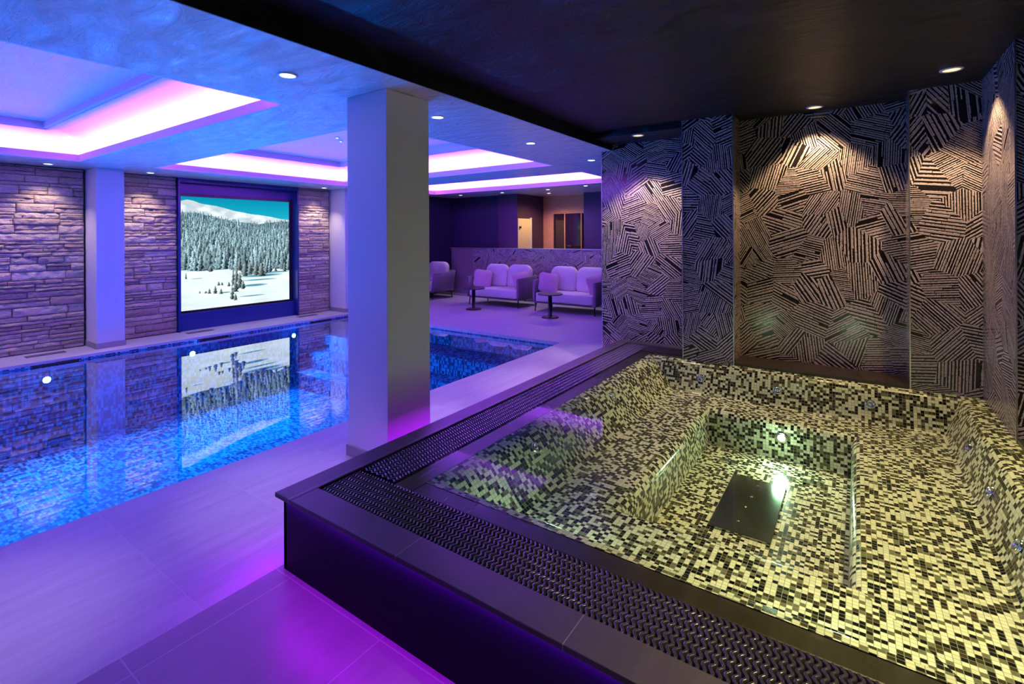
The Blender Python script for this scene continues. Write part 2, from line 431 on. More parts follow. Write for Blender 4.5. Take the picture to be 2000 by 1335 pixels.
# floors
f = MB()
f.quad([(-9.36, 6.33, 0), (-1.2, 6.33, 0), (-1.2, 13, 0), (-9.36, 13, 0)])
f.quad([(-3.54, -2.6, 0), (-2.24, -2.6, 0), (-2.24, 6.33, 0), (-3.54, 6.33, 0)])
f.quad([(-2.24, 5.3, 0), (-1.2, 5.3, 0), (-1.2, 6.33, 0), (-2.24, 6.33, 0)])
f.quad([(-9.36, -2.6, 0), (-3.54, -2.6, 0), (-3.54, -2.2, 0), (-9.36, -2.2, 0)])
# thickness of the deck edge round the pool
f.box(-3.54, -3.45, -2.2, 6.33, -0.045, -0.0005, 't')
f.box(-9.36, -3.45, 6.33, 6.42, -0.045, -0.0005, 't')
struct(f.build('floor', MT['deck']))
f = MB(); f.quad([(-2.24, -2.6, 0), (1.6, -2.6, 0), (1.6, 1.32, 0), (-2.24, 1.32, 0)])
struct(f.build('floor', MT['deckdark']))
f = MB(); f.box(-9.36, PX0, -2.2, 6.33, -0.035, 0.0)
struct(f.build('floor', tile_mat('coping_porcelain', (0.52, 0.49, 0.48), (0.60, 0.58, 0.56), 3.0, 0.6, ox=-8.97, oy=0.2, rough=0.45, gw=0.004, var=0.05)))

# walls
struct(MB().box(-9.5, -9.36, -2.6, 12.6, -0.1, 2.9).build('wall_left', MT['navywall']))
struct(MB().box(-9.5, 1.75, -2.75, -2.6, -0.1, 3.0).build('wall_front', MT['navywall']))
struct(MB().box(1.6, 1.75, -2.6, 4.0, -0.1, 2.8).build('wall_right', MT['navywall']))
# far walls round the lounge
struct(MB().box(-9.36, -7.62, 10.5, 10.62, 0, ZF).build('wall_far', MT['navywall']))
struct(MB().box(-7.62, -7.03, 10.35, 11.9, 0, ZF).build('wall_far', MT['plumwall']))
struct(MB().box(-5.55, -1.2, 11.1, 11.9, 0, ZF).build('wall_far', MT['navywall']))
struct(MB().box(-1.2, -1.05, 5.5, 13, 0, 2.7).build('wall_right', MT['navywall']))
struct(MB().box(-7.03, -5.55, 12.3, 12.4, 0, ZF).build('wall_far', MT['plumwall']))

# ceilings
COFF = [(-8.27, -3.5, -1.3, 2.09), (-8.20, -3.5, 2.88, 6.10), (-8.20, -3.5, 6.95, 8.62)]
c = MB()
XW, XE = -9.36, -2.35
ys = [-2.6] + [v for q in COFF for v in (q[2], q[3])] + [8.80]
T = 0.03
for i in range(0, len(ys) - 1):
    y0, y1 = ys[i], ys[i + 1]
    if i % 2 == 0: c.box(XW, XE, y0, y1, ZC, ZC + T)
    else:
        q = COFF[i // 2]
        c.box(XW, q[0], y0, y1, ZC, ZC + T); c.box(q[1], XE, y0, y1, ZC, ZC + T)
c.box(-2.35, -1.2, 5.5, 8.80, ZC, ZC + T)
c.box(-9.36, -1.2, 8.77, 8.80, ZC + T, ZF + 0.03)
c.box(-9.36, -1.2, 8.80, 12.6, ZF, ZF + 0.03)
struct(c.build('ceiling', MT['ceil_white']))
struct(MB().box(-2.35, 1.75, -2.6, 5.6, ZD, ZD + 0.04).build('ceiling', MT['ceil_dark']))
struct(MB().box(-2.34, -1.40, 4.93, 5.42, ZL, ZD - 0.0005).build('ceiling', MT['ceil_dark']))
struct(MB().box(-2.35, -2.34, -2.6, 5.42, ZC, ZD - 0.0005).build('trim_7', MT['ceil_dark']))
struct(MB().box(-9.5, 1.75, -2.75, 12.6, 3.25, 3.3).build('ceiling', MT['ceil_white']))

# coffers: lip, LED strip, curved cove, moulding, raised panel
M_LED = emis('led_strip_pink', C_COVE, L_COVE)
M_PANEL = stucco_mat('polished_plaster_panel', (0.72, 0.70, 0.76), rough=0.3, strength=0.9, coat=0.3, dist=0.03)
def ring(mb, q, prof, smooth=False):
    """prof: list of (outward d, z) swept round rectangle q with mitred corners"""
    for (d0, z0), (d1, z1) in zip(prof[:-1], prof[1:]):
        A = [(q[0] - d0, q[2] - d0, z0), (q[1] + d0, q[2] - d0, z0), (q[1] + d0, q[3] + d0, z0), (q[0] - d0, q[3] + d0, z0)]
        B = [(q[0] - d1, q[2] - d1, z1), (q[1] + d1, q[2] - d1, z1), (q[1] + d1, q[3] + d1, z1), (q[0] - d1, q[3] + d1, z1)]
        for k in range(4):
            mb.quad([A[k], A[(k + 1) % 4], B[(k + 1) % 4], B[k]], smooth=smooth)
labels = ['pink-glowing recessed ceiling coffer at the left, nearest the camera', 'pink-glowing recessed ceiling coffer over the video screen end of the pool', 'narrow pink-white glowing ceiling coffer in front of the sofas']
for q, lab in zip(COFF, labels):
    root = empty('ceiling_coffer', ((q[0] + q[1]) / 2, (q[2] + q[3]) / 2, ZC)); tag(root, lab, 'ceiling light', 'pink lit ceiling coffers')
    def rel(mb):
        mb.v = [(a - root.location.x, b - root.location.y, z - root.location.z) for a, b, z in mb.v]; return mb
    lip = MB(); ring(lip, q, [(0.03, ZC + 0.031), (0.0, ZC + 0.031), (0.0, ZC), (-0.022, ZC), (-0.022, ZC + 0.012), (-0.010, ZC + 0.018), (-0.010, ZC + 0.09), (0.015, ZC + 0.09), (0.015, ZC + 0.04), (0.15, ZC + 0.04)])
    rel(lip).build('cove_lip', MT['cove'], root)
    cv = MB(); prof = [(0.15, ZC + 0.04), (0.15, ZC + 0.10)]
    for k in range(1, 13):
        a = PI / 2 * k / 12
        prof.append((0.15 - 0.50 * (1 - math.cos(a)), ZC + 0.10 + 0.23 * math.sin(a)))
    ring(cv, q, prof, smooth=True); rel(cv).build('cove', MT['cove'], root)
    zt = ZC + 0.33
    mo = MB(); ring(mo, q, [(-0.35, zt), (-0.35, zt - 0.02), (-0.375, zt - 0.02), (-0.375, zt - 0.035), (-0.41, zt - 0.035), (-0.41, zt - 0.02), (-0.44, zt - 0.02), (-0.44, zt + 0.05)])
    rel(mo).build('moulding', MT['cove'], root)
    pn = MB().box(q[0] + 0.43, q[1] - 0.43, q[2] + 0.43, q[3] - 0.43, zt + 0.05, zt + 0.08)
    rel(pn).build('ceiling_panel', M_PANEL, root)
    led = MB(); ring(led, q, [(0.03, ZC + 0.052), (0.075, ZC + 0.052)]); 
    for k in range(len(led.f)): led.f[k] = led.f[k]
    rel(led).build('led_strip', M_LED, root)

# ------------------------------------------------------------------ tiled walls by the tub
YB, YF = 5.28, 4.93
struct(MB().box(-1.40, 1.2, YB, 5.5, 0, ZD).build('wall_back', MT['stripes']))
YL = 5.42
struct(MB().box(-2.47, -1.40, YL, 5.6, 0, ZD).build('wall_back', MT['stripes']))
struct(MB().box(-1.40, -0.94, YF, YL, 0.3, ZD).build('wall_back', MT['stripes']))
struct(MB().box(0.335, 0.75, YF, YB, 0.3, ZD).build('wall_back', MT['stripes']))
struct(MB().box(0.75, 1.14, 4.0, YB, 0.3, ZD).build('wall_right', MT['stripes']))
struct(MB().box(1.14, 1.6, -2.6, YB, 0.3, ZD).build('wall_right', MT['stripes']))
TR = [(-2.473, YL), (-1.40, YF), (-0.94, YF), (0.335, YF), (0.75, 4.0)]
for x, y in TR:
    struct(MB().box(x - 0.004, x + 0.004, y - 0.004, y + 0.004, 0.35 if y < 5.2 else 0, ZD).build('trim_%d' % (TR.index((x, y)) + 1), MT['trim']))

# ------------------------------------------------------------------ pool
root = empty('swimming_pool', ((PX0 + PX1) / 2, 2.0, 0)); tag(root, 'long blue mosaic swimming pool beside the video wall', 'swimming pool')
ZW, ZBOT = -0.06, -1.12
p = MB()
p.quad([(PX0, PY0, ZBOT), (PX1, PY0, ZBOT), (PX1, PY1, ZBOT), (PX0, PY1, ZBOT)], uv=[(PY0, PX0), (PY0, PX1), (PY1, PX1), (PY1, PX0)])
def wallq(a, b, z0, z1, uvax):
    n = [(a[0], a[1], z0), (b[0], b[1], z0), (b[0], b[1], z1), (a[0], a[1], z1)]
    p.quad(n, uv=[(z0, a[uvax]), (z0, b[uvax]), (z1, b[uvax]), (z1, a[uvax])] if False else None)
wallq((PX0, PY0), (PX0, PY1), ZBOT, -0.035, 1); wallq((PX0, PY1), (PX1, PY1), ZBOT, -0.045, 0)
wallq((PX1, PY1), (PX1, PY0), ZBOT, -0.045, 1); wallq((PX1, PY0), (PX0, PY0), ZBOT, -0.045, 0)
p.v = [(a - root.location.x, b - root.location.y, z) for a, b, z in p.v]
bas = p.build('pool_basin', MT['poolmosaic'], root)
# keep the mosaic grid aligned with the world
for l in bas.data.uv_layers['UVMap'].data: l.uv = (l.uv[0] + 0.0, l.uv[1] + 0.0)
st = MB()
for k, (y0, z1) in enumerate(((5.72, -0.30), (5.40, -0.58), (5.08, -0.86))):
    st.box(PX0 + 0.01, PX1 - 0.01, y0, PY1 - 0.01, ZBOT, z1)
st.v = [(a - root.location.x, b - root.location.y, z) for a, b, z in st.v]
st.build('pool_steps', MT['poolmosaic'], root)
def PR(mb): mb.v = [(a - root.location.x, b - root.location.y, z) for a, b, z in mb.v]; return mb
for y0 in (1.60, 3.52, 5.44):
    PR(MB().box(PX0 + 0.001, PX0 + 0.012, y0 + 0.07, y0 + 0.53, ZW - 0.02, -0.04)).build('skimmer_slot', MT['channel'], root)
for y0 in (1.60, 2.14, 3.52, 4.04, 5.44, 5.97):
    PR(MB().box(PX0 + 0.001, PX0 + 0.03, y0 - 0.02, y0 + 0.03, ZW - 0.05, -0.036)).build('skimmer_tab', MT['poolmosaic'], root)
wt = MB(); wt.quad([(PX0, PY0, ZW), (PX1, PY0, ZW), (PX1, PY1, ZW), (PX0, PY1, ZW)])
tag(wt.build('pool_water', MT['water_pool']), 'calm blue water filling the swimming pool, mirroring the screen', 'water')

M_PL = emis('pool_lamp_lens', (0.30, 0.88, 1.0), 30.0)
def pool_lamp(x, y, sgn, lab, power):
    r = empty('underwater_light', (x, y, -0.24)); tag(r, lab, 'pool light', 'round underwater lamps in the pool walls' if lab else None)
    MB().lathe([(0.055, 0.0), (0.055, 0.012 * sgn), (0.045, 0.016 * sgn)], n=24, axis='x').build('bezel', MT['chrome'], r)
    MB().lathe([(0.04, 0.016 * sgn), (0.03, 0.022 * sgn), (0.004, 0.024 * sgn)], n=24, axis='x').build('lens', M_PL, r)
    lamp('lamp_glow', 'AREA', (0.06 * sgn, 0, 0), power, C_POOL, r, size=0.12, rot=(0, -PI / 2 * sgn * 1.12, 0))
    return r
pool_lamp(PX0, 1.80, 1, 'glowing underwater pool lamp at far left below the stone wall', L_POOL)
pool_lamp(PX0, 3.48, 1, 'glowing underwater pool lamp below the left edge of the video screen', L_POOL)
pool_lamp(PX0, 5.16, 1, 'glowing underwater pool lamp below the right edge of the video screen', L_POOL)
pool_lamp(PX0, 0.10, 1, 'underwater pool lamp in the far pool wall, left of the others', L_POOL)
pool_lamp(PX0, -1.58, 1, 'underwater pool lamp in the far pool wall, out of the picture at the left', L_POOL)

# vents in the coping under the wall
for k, (y0, lab) in enumerate(((1.70, 'dark slotted floor vent at the foot of the far left stone wall'), (3.60, 'dark slotted floor vent under the video screen, left part'), (5.55, 'dark slotted floor vent before the narrow stone wall right of the screen'))):
    r = empty('floor_vent', (-8.91, y0 + 0.19, 0)); tag(r, lab, 'vent', 'floor vents along the pool wall')
    MB().box(-0.058, 0.058, -0.2, 0.2, 0.0005, 0.003).build('vent_bed', MT['channel'], r)
    g = MB(); g.box(-0.058, -0.052, -0.2, 0.2, 0.003, 0.007); g.box(0.052, 0.058, -0.2, 0.2, 0.003, 0.007)
    for j in range(8): g.box(-0.047 + j * 0.0125, -0.040 + j * 0.0125, -0.2, 0.2, 0.003, 0.006)
    g.build('slats', MT['ventwood'], r)

# ------------------------------------------------------------------ wall pilasters and pillar
def pillar(x0, x1, y0, y1, z1, lab, name='pillar', sk=0.012, skh=0.075):
    cx, cy = (x0 + x1) / 2, (y0 + y1) / 2
    r = empty(name, (cx, cy, 0)); tag(r, lab, 'pillar', None)
    MB().box(x0 - cx, x1 - cx, y0 - cy, y1 - cy, 0, z1).build('shaft', MT['paint'], r, bevel=0.004)
    MB().box(x0 - cx - sk, x1 - cx + sk, y0 - cy - sk, y1 - cy + sk, 0.0005, skh).build('skirting', MT['skirt'], r)
pillar(-2.985, -2.57, 2.24, 2.64, ZC, 'large white square pillar between the pool and the mosaic hot tub')
pillar(-9.33, -8.73, 2.385, 2.71, ZC, 'lilac-lit white pilaster between two stone walls left of the screen')
pillar(-9.33, -8.66, 6.44, 6.78, ZC, 'lilac-lit white pilaster right of the narrow stone wall')

# ------------------------------------------------------------------ stacked ledge stone panels
def stone_panel(y0, y1, lab, seed):
    rnd = random.Random(seed)
    r = empty('stone_wall_panel', (-9.33, (y0 + y1) / 2, 0)); tag(r, lab, 'stone wall', 'ledge stone panels on the pool wall')
    cy = (y0 + y1) / 2
    mb = MB(); tones = []
    z = 0.004
    top = ZC - 0.004
    while z < top - 0.01:
        h = rnd.choice((0.045, 0.055, 0.07, 0.085, 0.10, 0.12))
        if z + h > top - 0.02: h = top - z
        y = y0
        # a tall row may hold two thin stones stacked
        while y < y1 - 0.01:
            L_ = rnd.uniform(0.18, 0.62)
            if y + L_ > y1 - 0.08: L_ = y1 - y
            parts = [(z, z + h)]
            if h > 0.07 and rnd.random() < 0.35:
                s_ = rnd.uniform(0.35, 0.65); parts = [(z, z + h * s_), (z + h * s_, z + h)]
            for a, b in parts:
                off = rnd.uniform(0.0, 0.022); tn = rnd.random(); ph = rnd.uniform(0, 50)
                g = 0.0022
                ya, yb, za, zb = y + g, y + L_ - g, a + g, b - g
                nu = max(3, int((yb - ya) / 0.02)); nv = 5
                tl = rnd.uniform(-0.006, 0.006)
                def fn(u, v):
                    Y = ya + (yb - ya) * u; Z = za + (zb - za) * v
                    edge = min(u * (yb - ya), (1 - u) * (yb - ya), v * (zb - za), (1 - v) * (zb - za))
                    nn = noise.noise(Vector((Y * 13 + ph, Z * 24, ph))) + 0.6 * noise.noise(Vector((Y * 34, Z * 60 + ph, 3)))
                    d = 0.172 + off + (v - 0.5) * tl + nn * 0.026 * min(1, edge / 0.012) - (0.014 if edge < 1e-5 else 0)
                    wob = 0.003 * noise.noise(Vector((Y * 30, Z * 30, 9)))
                    return (d, Y - cy + (wob if 0 < u < 1 else 0), Z + (wob if 0 < v < 1 or True else 0))
                n0 = len(mb.v)
                mb.grid(fn, nu, nv)
                # sides going back
                i0 = n0
                idx = [i0 + a_ * (nv + 1) for a_ in range(nu + 1)] + [i0 + nu * (nv + 1) + b_ for b_ in range(1, nv + 1)] + [i0 + a_ * (nv + 1) + nv for a_ in range(nu - 1, -1, -1)] + [i0 + b_ for b_ in range(nv - 1, 0, -1)]
                base = len(mb.v)
                for t_ in idx: mb.v.append((0.14, mb.v[t_][1], mb.v[t_][2]))
                for t_ in range(len(idx)):
                    t2 = (t_ + 1) % len(idx)
                    mb.f.append((idx[t_], base + t_, base + t2, idx[t2])); mb.uv.append(None); mb.sm.append(False)
                tones += [tn] * (len(mb.v) - n0)
            y += L_
        z += h
    ob = mb.build('stone_facing', MT['stone'], r)
    at = ob.data.attributes.new('tone', 'FLOAT', 'POINT')
    at.data.foreach_set('value', tones)
    MB().box(-0.02, 0.155, y0 - cy, y1 - cy, 0.0, ZC).build('backing', MT['stonegap'], r)
stone_panel(-0.6, 2.36, 'wide ledge stone wall panel at the far left of the pool', 3)
stone_panel(2.73, 3.55, 'ledge stone wall panel between the pilaster and the video screen', 16)
stone_panel(5.69, 6.41, 'narrow ledge stone wall panel right of the video screen', 8)

# ------------------------------------------------------------------ video wall
r = empty('video_wall', (-9.30, 4.62, 0)); tag(r, 'large video screen showing a snowy forest in a navy blue frame', 'screen')
def R(mb): mb.v = [(a + 9.30, b - 4.62, z) for a, b, z in mb.v]; return mb
fr = MB()
fr.box(-9.35, -9.11, 3.555, 3.585, 0.0, ZC); fr.box(-9.35, -9.11, 5.66, 5.685, 0.0, ZC)
fr.box(-9.35, -9.29, 3.585, 5.66, 2.30, ZC); fr.box(-9.35, -9.20, 3.585, 5.66, 0.0, 0.28)
fr.box(-9.35, -9.11, 3.585, 5.66, ZC - 0.07, ZC)
R(fr).build('surround', MT['navy'], r)
bz = MB(); bz.box(-9.335, -9.285, 3.585, 3.66, 0.28, 2.30); bz.box(-9.335, -9.285, 5.59, 5.66, 0.28, 2.30)
bz.box(-9.335, -9.285, 3.66, 5.59, 2.25, 2.30); bz.box(-9.335, -9.285, 3.66, 5.59, 0.28, 0.32)
R(bz).build('bezel', MT['blackmetal'], r)

def snow_picture(W, Hh):
    rng = np.random.RandomState(4)
    im = np.zeros((Hh, W, 3))
    yy, xx = np.mgrid[0:Hh, 0:W]; v = 1 - yy / (Hh - 1.0); u = xx / (W - 1.0)
    def fbm(n, sx, sy, seed):
        rs = np.random.RandomState(seed); out = np.zeros((Hh, W)); amp = 1; tot = 0
        for o in range(n):
            gx, gy = int(sx * 2 ** o) + 2, int(sy * 2 ** o) + 2
            g = rs.rand(gy, gx)
            fx = u * (gx - 1.001); fy = v * (gy - 1.001)
            ix = fx.astype(int); iy = fy.astype(int); tx = fx - ix; ty = fy - iy
            tx = tx * tx * (3 - 2 * tx); ty = ty * ty * (3 - 2 * ty)
            out += amp * ((g[iy, ix] * (1 - tx) + g[iy, ix + 1] * tx) * (1 - ty) + (g[iy + 1, ix] * (1 - tx) + g[iy + 1, ix + 1] * tx) * ty)
            tot += amp; amp *= 0.55
        return out / tot
    sky_t = np.array([0.02, 0.50, 0.62]); sky_b = np.array([0.10, 0.62, 0.70])
    im[:] = sky_t + (sky_b - sky_t) * np.clip((1 - v) / 0.2, 0, 1)[..., None]
    ridge = np.interp(u, [0, .05, .1, .16, .3, .45, .6, .75, .9, 1.0], [.955, .972, .965, .945, .925, .89, .865, .85, .825, .815]) + 0.006 * (fbm(4, 12, 1, 5) - .5)
    n1 = fbm(5, 9, 18, 11); n2 = fbm(5, 16, 34, 12)
    snow = np.array([0.83, 0.88, 0.90])
    slope = snow[None, None] * (0.84 + 0.2 * np.clip((n1 - .35) * 2.5, 0, 1))[..., None]
    patch = np.clip((n2 - .55) * 4, 0, .6)[..., None]
    slope = slope * (1 - patch * .5) + np.array([0.50, 0.64, 0.72]) * patch * .5
    mk = (v < ridge)
    im[mk] = slope[mk]
    ft = np.interp(u, [0, .12, .3, .5, .7, .85, 1], [.855, .86, .82, .78, .765, .79, .80]) + 0.02 * (fbm(4, 14, 2, 6) - .5)
    mk = (v < ft) & (v > 0.25)
    im[mk] = (np.array([0.22, 0.34, 0.40]))[None]
    fb = np.interp(u, [0, .15, .35, .45, .6, .75, .85, 1], [.36, .35, .36, .34, .29, .29, .33, .31])
    # snow field
    fld = v < fb
    shade = fbm(5, 3, 16, 21)
    sf = np.array([0.80, 0.86, 0.86])[None, None] * (0.90 + 0.22 * shade)[..., None]
    im[fld] = np.clip(sf[fld], 0, 0.93)
    def shadow(cu, cv, lu, lv, a=0.75):
        d = ((u - cu) / lu) ** 2 + ((v - cv) / lv) ** 2
        k = np.clip(1.3 - d, 0, 1)[..., None] * a * (fld & (u > 0))[..., None]
        im[:] = im * (1 - k) + np.array([0.10, 0.38, 0.50]) * k
    for s in ((.70, .225, .17, .007), (.64, .175, .13, .012), (.62, .075, .13, .006), (.72, .265, .2, .014), (.37, .13, .05, .006), (.13, .275, .05, .003), (.85, .29, .15, .008), (.25, .345, .2, .004)):
        shadow(*s)
    def tree(tu, tv, h, wd, dark, light, seed):
        rs = np.random.RandomState(seed % 100000)
        x0 = int((tu - wd) * W); x1 = int((tu + wd) * W) + 1; y1 = int((1 - tv) * Hh) + 1; y0 = int((1 - tv - h) * Hh)
        xa, xb, ya, yb = max(0, x0), min(W, x1), max(0, y0), min(Hh, y1)
        if xb <= xa or yb <= ya: return
        ys_, xs_ = np.mgrid[ya:yb, xa:xb]
        t = (ys_ - y0) / max(1.0, (y1 - y0)); c = (xs_ / (W - 1.0) - tu) / wd
        wdt = (0.12 + 0.88 * t ** 0.8) * (0.78 + 0.22 * np.sin(t * 22 + rs.rand() * 6)) + (rs.rand(*t.shape) - .5) * 0.25
        mk_ = (np.abs(c) < wdt) & (t > 0) & (t < 1)
        li = np.clip(0.68 - 0.62 * c / np.maximum(wdt, .1) + (rs.rand(*t.shape) - .5) * 0.9 - 0.55 * t, 0, 1)
        col = dark[None, None] * (1 - li[..., None]) + light[None, None] * li[..., None]
        sub = im[ya:yb, xa:xb]; sub[mk_] = col[mk_]
    rows = 30
    for k in range(rows):
        q = k / (rows - 1.0)
        n = int(80 - 52 * q)
        for j in range(n):
            tu = (j + rng.rand()) / n
            top_ = np.interp(tu, [0, .12, .3, .5, .7, .85, 1], [.84, .845, .805, .765, .75, .775, .785])
            bot = np.interp(tu, [0, .15, .35, .45, .6, .75, .85, 1], [.355, .345, .355, .335, .285, .285, .325, .305])
            tv = top_ + (bot - top_) * (q ** 0.9) + (rng.rand() - .5) * .012
            sz = 0.032 + 0.115 * q ** 1.2
            sz *= 0.65 + 0.75 * rng.rand()
            haze = 1 - q
            dark = np.array([0.015, 0.07, 0.12]) * (1 - haze * .5) + np.array([0.22, 0.36, 0.42]) * haze * .55
            light = np.array([0.74, 0.82, 0.82]) * (0.72 + 0.42 * rng.rand())
            tree(tu, tv, sz, sz * 0.27, dark, light * np.array([.93, 1.0, 1.03]), rng.randint(1 << 30))
    D = np.array([0.05, 0.11, 0.13]); Lc = np.array([0.66, 0.72, 0.72])
    for (tu, tv, h, wd) in ((.04, .28, .05, .012), (.24, .33, .05, .03), (.50, .33, .13, .03), (.55, .27, .14, .045), (.60, .29, .1, .04), (.66, .27, .16, .05), (.71, .26, .13, .05), (.76, .29, .08, .03), (.855, .30, .08, .018), (.95, .29, .09, .03), (.99, .30, .08, .02),
                            (.47, .22, .13, .035), (.44, .19, .16, .022), (.50, .16, .15, .04), (.46, .13, .12, .04), (.53, .15, .08, .03), (.43, .06, .13, .025), (.46, .05, .06, .025),
                            (.31, .20, .035, .02), (.34, .20, .03, .015), (.40, .185, .04, .02), (.15, .145, .02, .01), (.23, .135, .045, .02), (.28, .13, .07, .025), (.33, .12, .05, .022), (.20, .14, .02, .02)):
        tree(tu, tv, h, wd, D, Lc, int(tu * 999 + tv * 77))
    for k in range(30):
        pass
    return im

GW, GH = 400, 392
pic = snow_picture(GW, GH)
me = bpy.data.meshes.new('screen_picture')
ysn = np.linspace(3.66, 5.59, GW) - 4.62; zsn = np.linspace(2.25, 0.32, GH)
P = np.zeros((GH, GW, 3)); P[..., 0] = 0.005; P[..., 1] = ysn[None, :]; P[..., 2] = zsn[:, None]
idx = np.arange(GH * GW).reshape(GH, GW)
Q = np.stack([idx[:-1, :-1], idx[1:, :-1], idx[1:, 1:], idx[:-1, 1:]], -1).reshape(-1, 4)
me.vertices.add(GH * GW); me.vertices.foreach_set('co', P.ravel())
me.loops.add(Q.size); me.loops.foreach_set('vertex_index', Q.ravel().astype(np.int32))
me.polygons.add(len(Q)); me.polygons.foreach_set('loop_start', np.arange(0, Q.size, 4, dtype=np.int32))
try: me.polygons.foreach_set('loop_total', np.full(len(Q), 4, dtype=np.int32))
except Exception: pass
me.update(calc_edges=True)
ca = me.color_attributes.new('picture', 'FLOAT_COLOR', 'POINT')
lin = np.where(pic <= 0.04045, pic / 12.92, ((np.clip(pic, 0, 1) + 0.055) / 1.055) ** 2.4)
ca.data.foreach_set('color', np.concatenate([lin.reshape(-1, 3), np.ones((GH * GW, 1))], 1).astype(np.float32).ravel())
mt = bpy.data.materials.new('screen_emission'); mt.use_nodes = True
nt = mt.node_tree; nt.nodes.clear()
e = nt.nodes.new('ShaderNodeEmission'); o = nt.nodes.new('ShaderNodeOutputMaterial'); a = nt.nodes.new('ShaderNodeVertexColor'); a.layer_name = 'picture'
nt.links.new(a.outputs[0], e.inputs[0]); e.inputs[1].default_value = 1.45; nt.links.new(e.outputs[0], o.inputs[0])
me.materials.append(mt)
ob = bpy.data.objects.new('screen', me); COL.objects.link(ob); ob.parent = r
MB().box(-0.03, 0.0, 3.66 - 4.62, 5.59 - 4.62, 0.32, 2.25).build('screen_back', MT['blackmetal'], r)

# ------------------------------------------------------------------ downlights
M_DL = emis('downlight_lens', (1.0, 0.93, 0.88), 12.0)
M_DLW = emis('downlight_lens_warm', (1.0, 0.72, 0.38), 1.4)
def downlight(x, y, z, lab, grp, power, col, lens, spot=1.5, tilt=(0, 0), rad=0.045, blend=0.8):
    r = empty('ceiling_downlight', (x, y, z)); tag(r, lab, 'downlight', grp)
    MB().lathe([(rad + 0.014, -0.0005), (rad + 0.014, -0.005), (rad, -0.007), (rad, -0.001)], n=32).build('ring', MT['paint'] if lens is M_DL else MT['cove'], r)
    MB().lathe([(rad, -0.002), (rad * 0.5, -0.0045), (0.002, -0.005)], n=32).build('lens', lens, r)
    lamp('lamp_glow', 'SPOT', (0, 0, -0.03), power, col, r, size=0.03, rot=(tilt[0], tilt[1], 0), spot=spot, blend=blend)
    return r
G1 = 'white downlights over the walkway'
for y, lab in ((0.34, 'white ceiling downlight at the top left corner above the near walkway'), (1.71, 'white ceiling downlight left of the big pillar'), (3.03, 'white ceiling downlight just right of the big pillar'), (4.46, 'white ceiling downlight midway between the pillar and the patterned wall'), (5.93, 'white ceiling downlight beside the top left corner of the patterned wall')):
    downlight(-2.85, y, ZC, lab, G1, L_DOWN * 2.8, C_DOWN, M_DL, spot=0.60, blend=1.0)
G2 = 'small downlights washing the stone walls'
for y, lab in ((1.00, 'small downlight over the far left stone wall, partly out of the picture'), (1.90, 'small downlight washing the far left stone wall'), (3.06, 'small downlight washing the stone panel left of the screen'), (6.05, 'small downlight washing the narrow stone panel right of the screen')):
    downlight(-8.80, y, ZC, lab, G2, L_DOWN * 1.6, (1.0, 0.74, 0.60), M_DL, spot=1.5, tilt=(0, 0.22))
G3 = 'small downlights over the sofas'
for x, y, lab in ((-8.45, 9.83, 'small ceiling downlight above the armchair, leftmost of the far row'), (-7.15, 9.88, 'small ceiling downlight above the left sofa'), (-6.32, 10.72, 'small ceiling downlight in the corridor to the sauna'), (-5.85, 9.88, 'small ceiling downlight in the far row in front of the sauna'), (-4.75, 9.6, 'small ceiling downlight above the right sofa')):
    downlight(x, y, ZF, lab, G3, L_DOWN * (2.2 if x != -6.32 else 3.0), C_DOWN if x != -6.32 else (1.0, 0.62, 0.28), M_DL, spot=0.95 if x != -6.32 else 2.6, blend=0.8)
M_TINY = emis('tiny_dot_glow', (1.0, 0.9, 0.85), 10.0)  # pair of small glowing discs set under the raised panel
for x, y, lab in ((-5.88, 4.25, 'tiny round glowing dot in the raised ceiling panel left of the pillar, the upper of two'), (-6.06, 4.44, 'tiny round glowing dot in the raised ceiling panel left of the pillar, the lower of two')):
    r = empty('ceiling_dot', (x, y, ZC + 0.38)); tag(r, lab, 'spotlight', 'tiny glowing dots in the raised ceiling panel')
    MB().lathe([(0.034, -0.0005), (0.034, -0.008), (0.024, -0.010), (0.024, -0.001)], n=20).build('ring', MT['cove'], r)
    MB().lathe([(0.023, -0.003), (0.012, -0.006), (0.001, -0.007)], n=20).build('lens', M_TINY, r)
G4 = 'warm downlights in the black ceiling'
for x, y, lab, e_ in ((-1.88, 5.03, 'warm downlight in the black ceiling at the left, above the striped wall', 2.2), (-0.30, 5.08, 'warm downlight in the black ceiling above the middle striped wall', 2.0), (0.53, 4.47, 'large warm downlight in the black ceiling at the right', 2.2)):
    downlight(x, y, ZL if x < -1 else ZD, lab, G4, L_TUBDOWN * e_, (1.0, 0.72, 0.52) if x < -1 else C_TUBDOWN, M_DLW, spot=1.65, rad=0.05, blend=0.35)
for x, y, lab in ((0.35, 2.75, 'warm downlight in the black ceiling over the middle of the hot tub'), (0.45, 1.5, 'warm downlight in the black ceiling over the near edge of the hot tub'), (-0.75, 1.2, 'warm downlight in the black ceiling near the camera')):
    downlight(x, y, ZD, lab, G4, L_TUBDOWN * (0.2 if x < 0 else 5.0), (1.0, 0.77, 0.38), M_DLW, spot=1.38, rad=0.05)

# ------------------------------------------------------------------ hot tub
TX0, TY0, ZR = -2.24, 1.27, 0.36
tub = empty('hot_tub', (-0.6, 3.2, 0)); tag(tub, 'raised square hot tub lined with cream, brown and black mosaic', 'hot tub')
def T_(mb): mb.v = [(a + 0.6, b - 3.2, z) for a, b, z in mb.v]; return mb
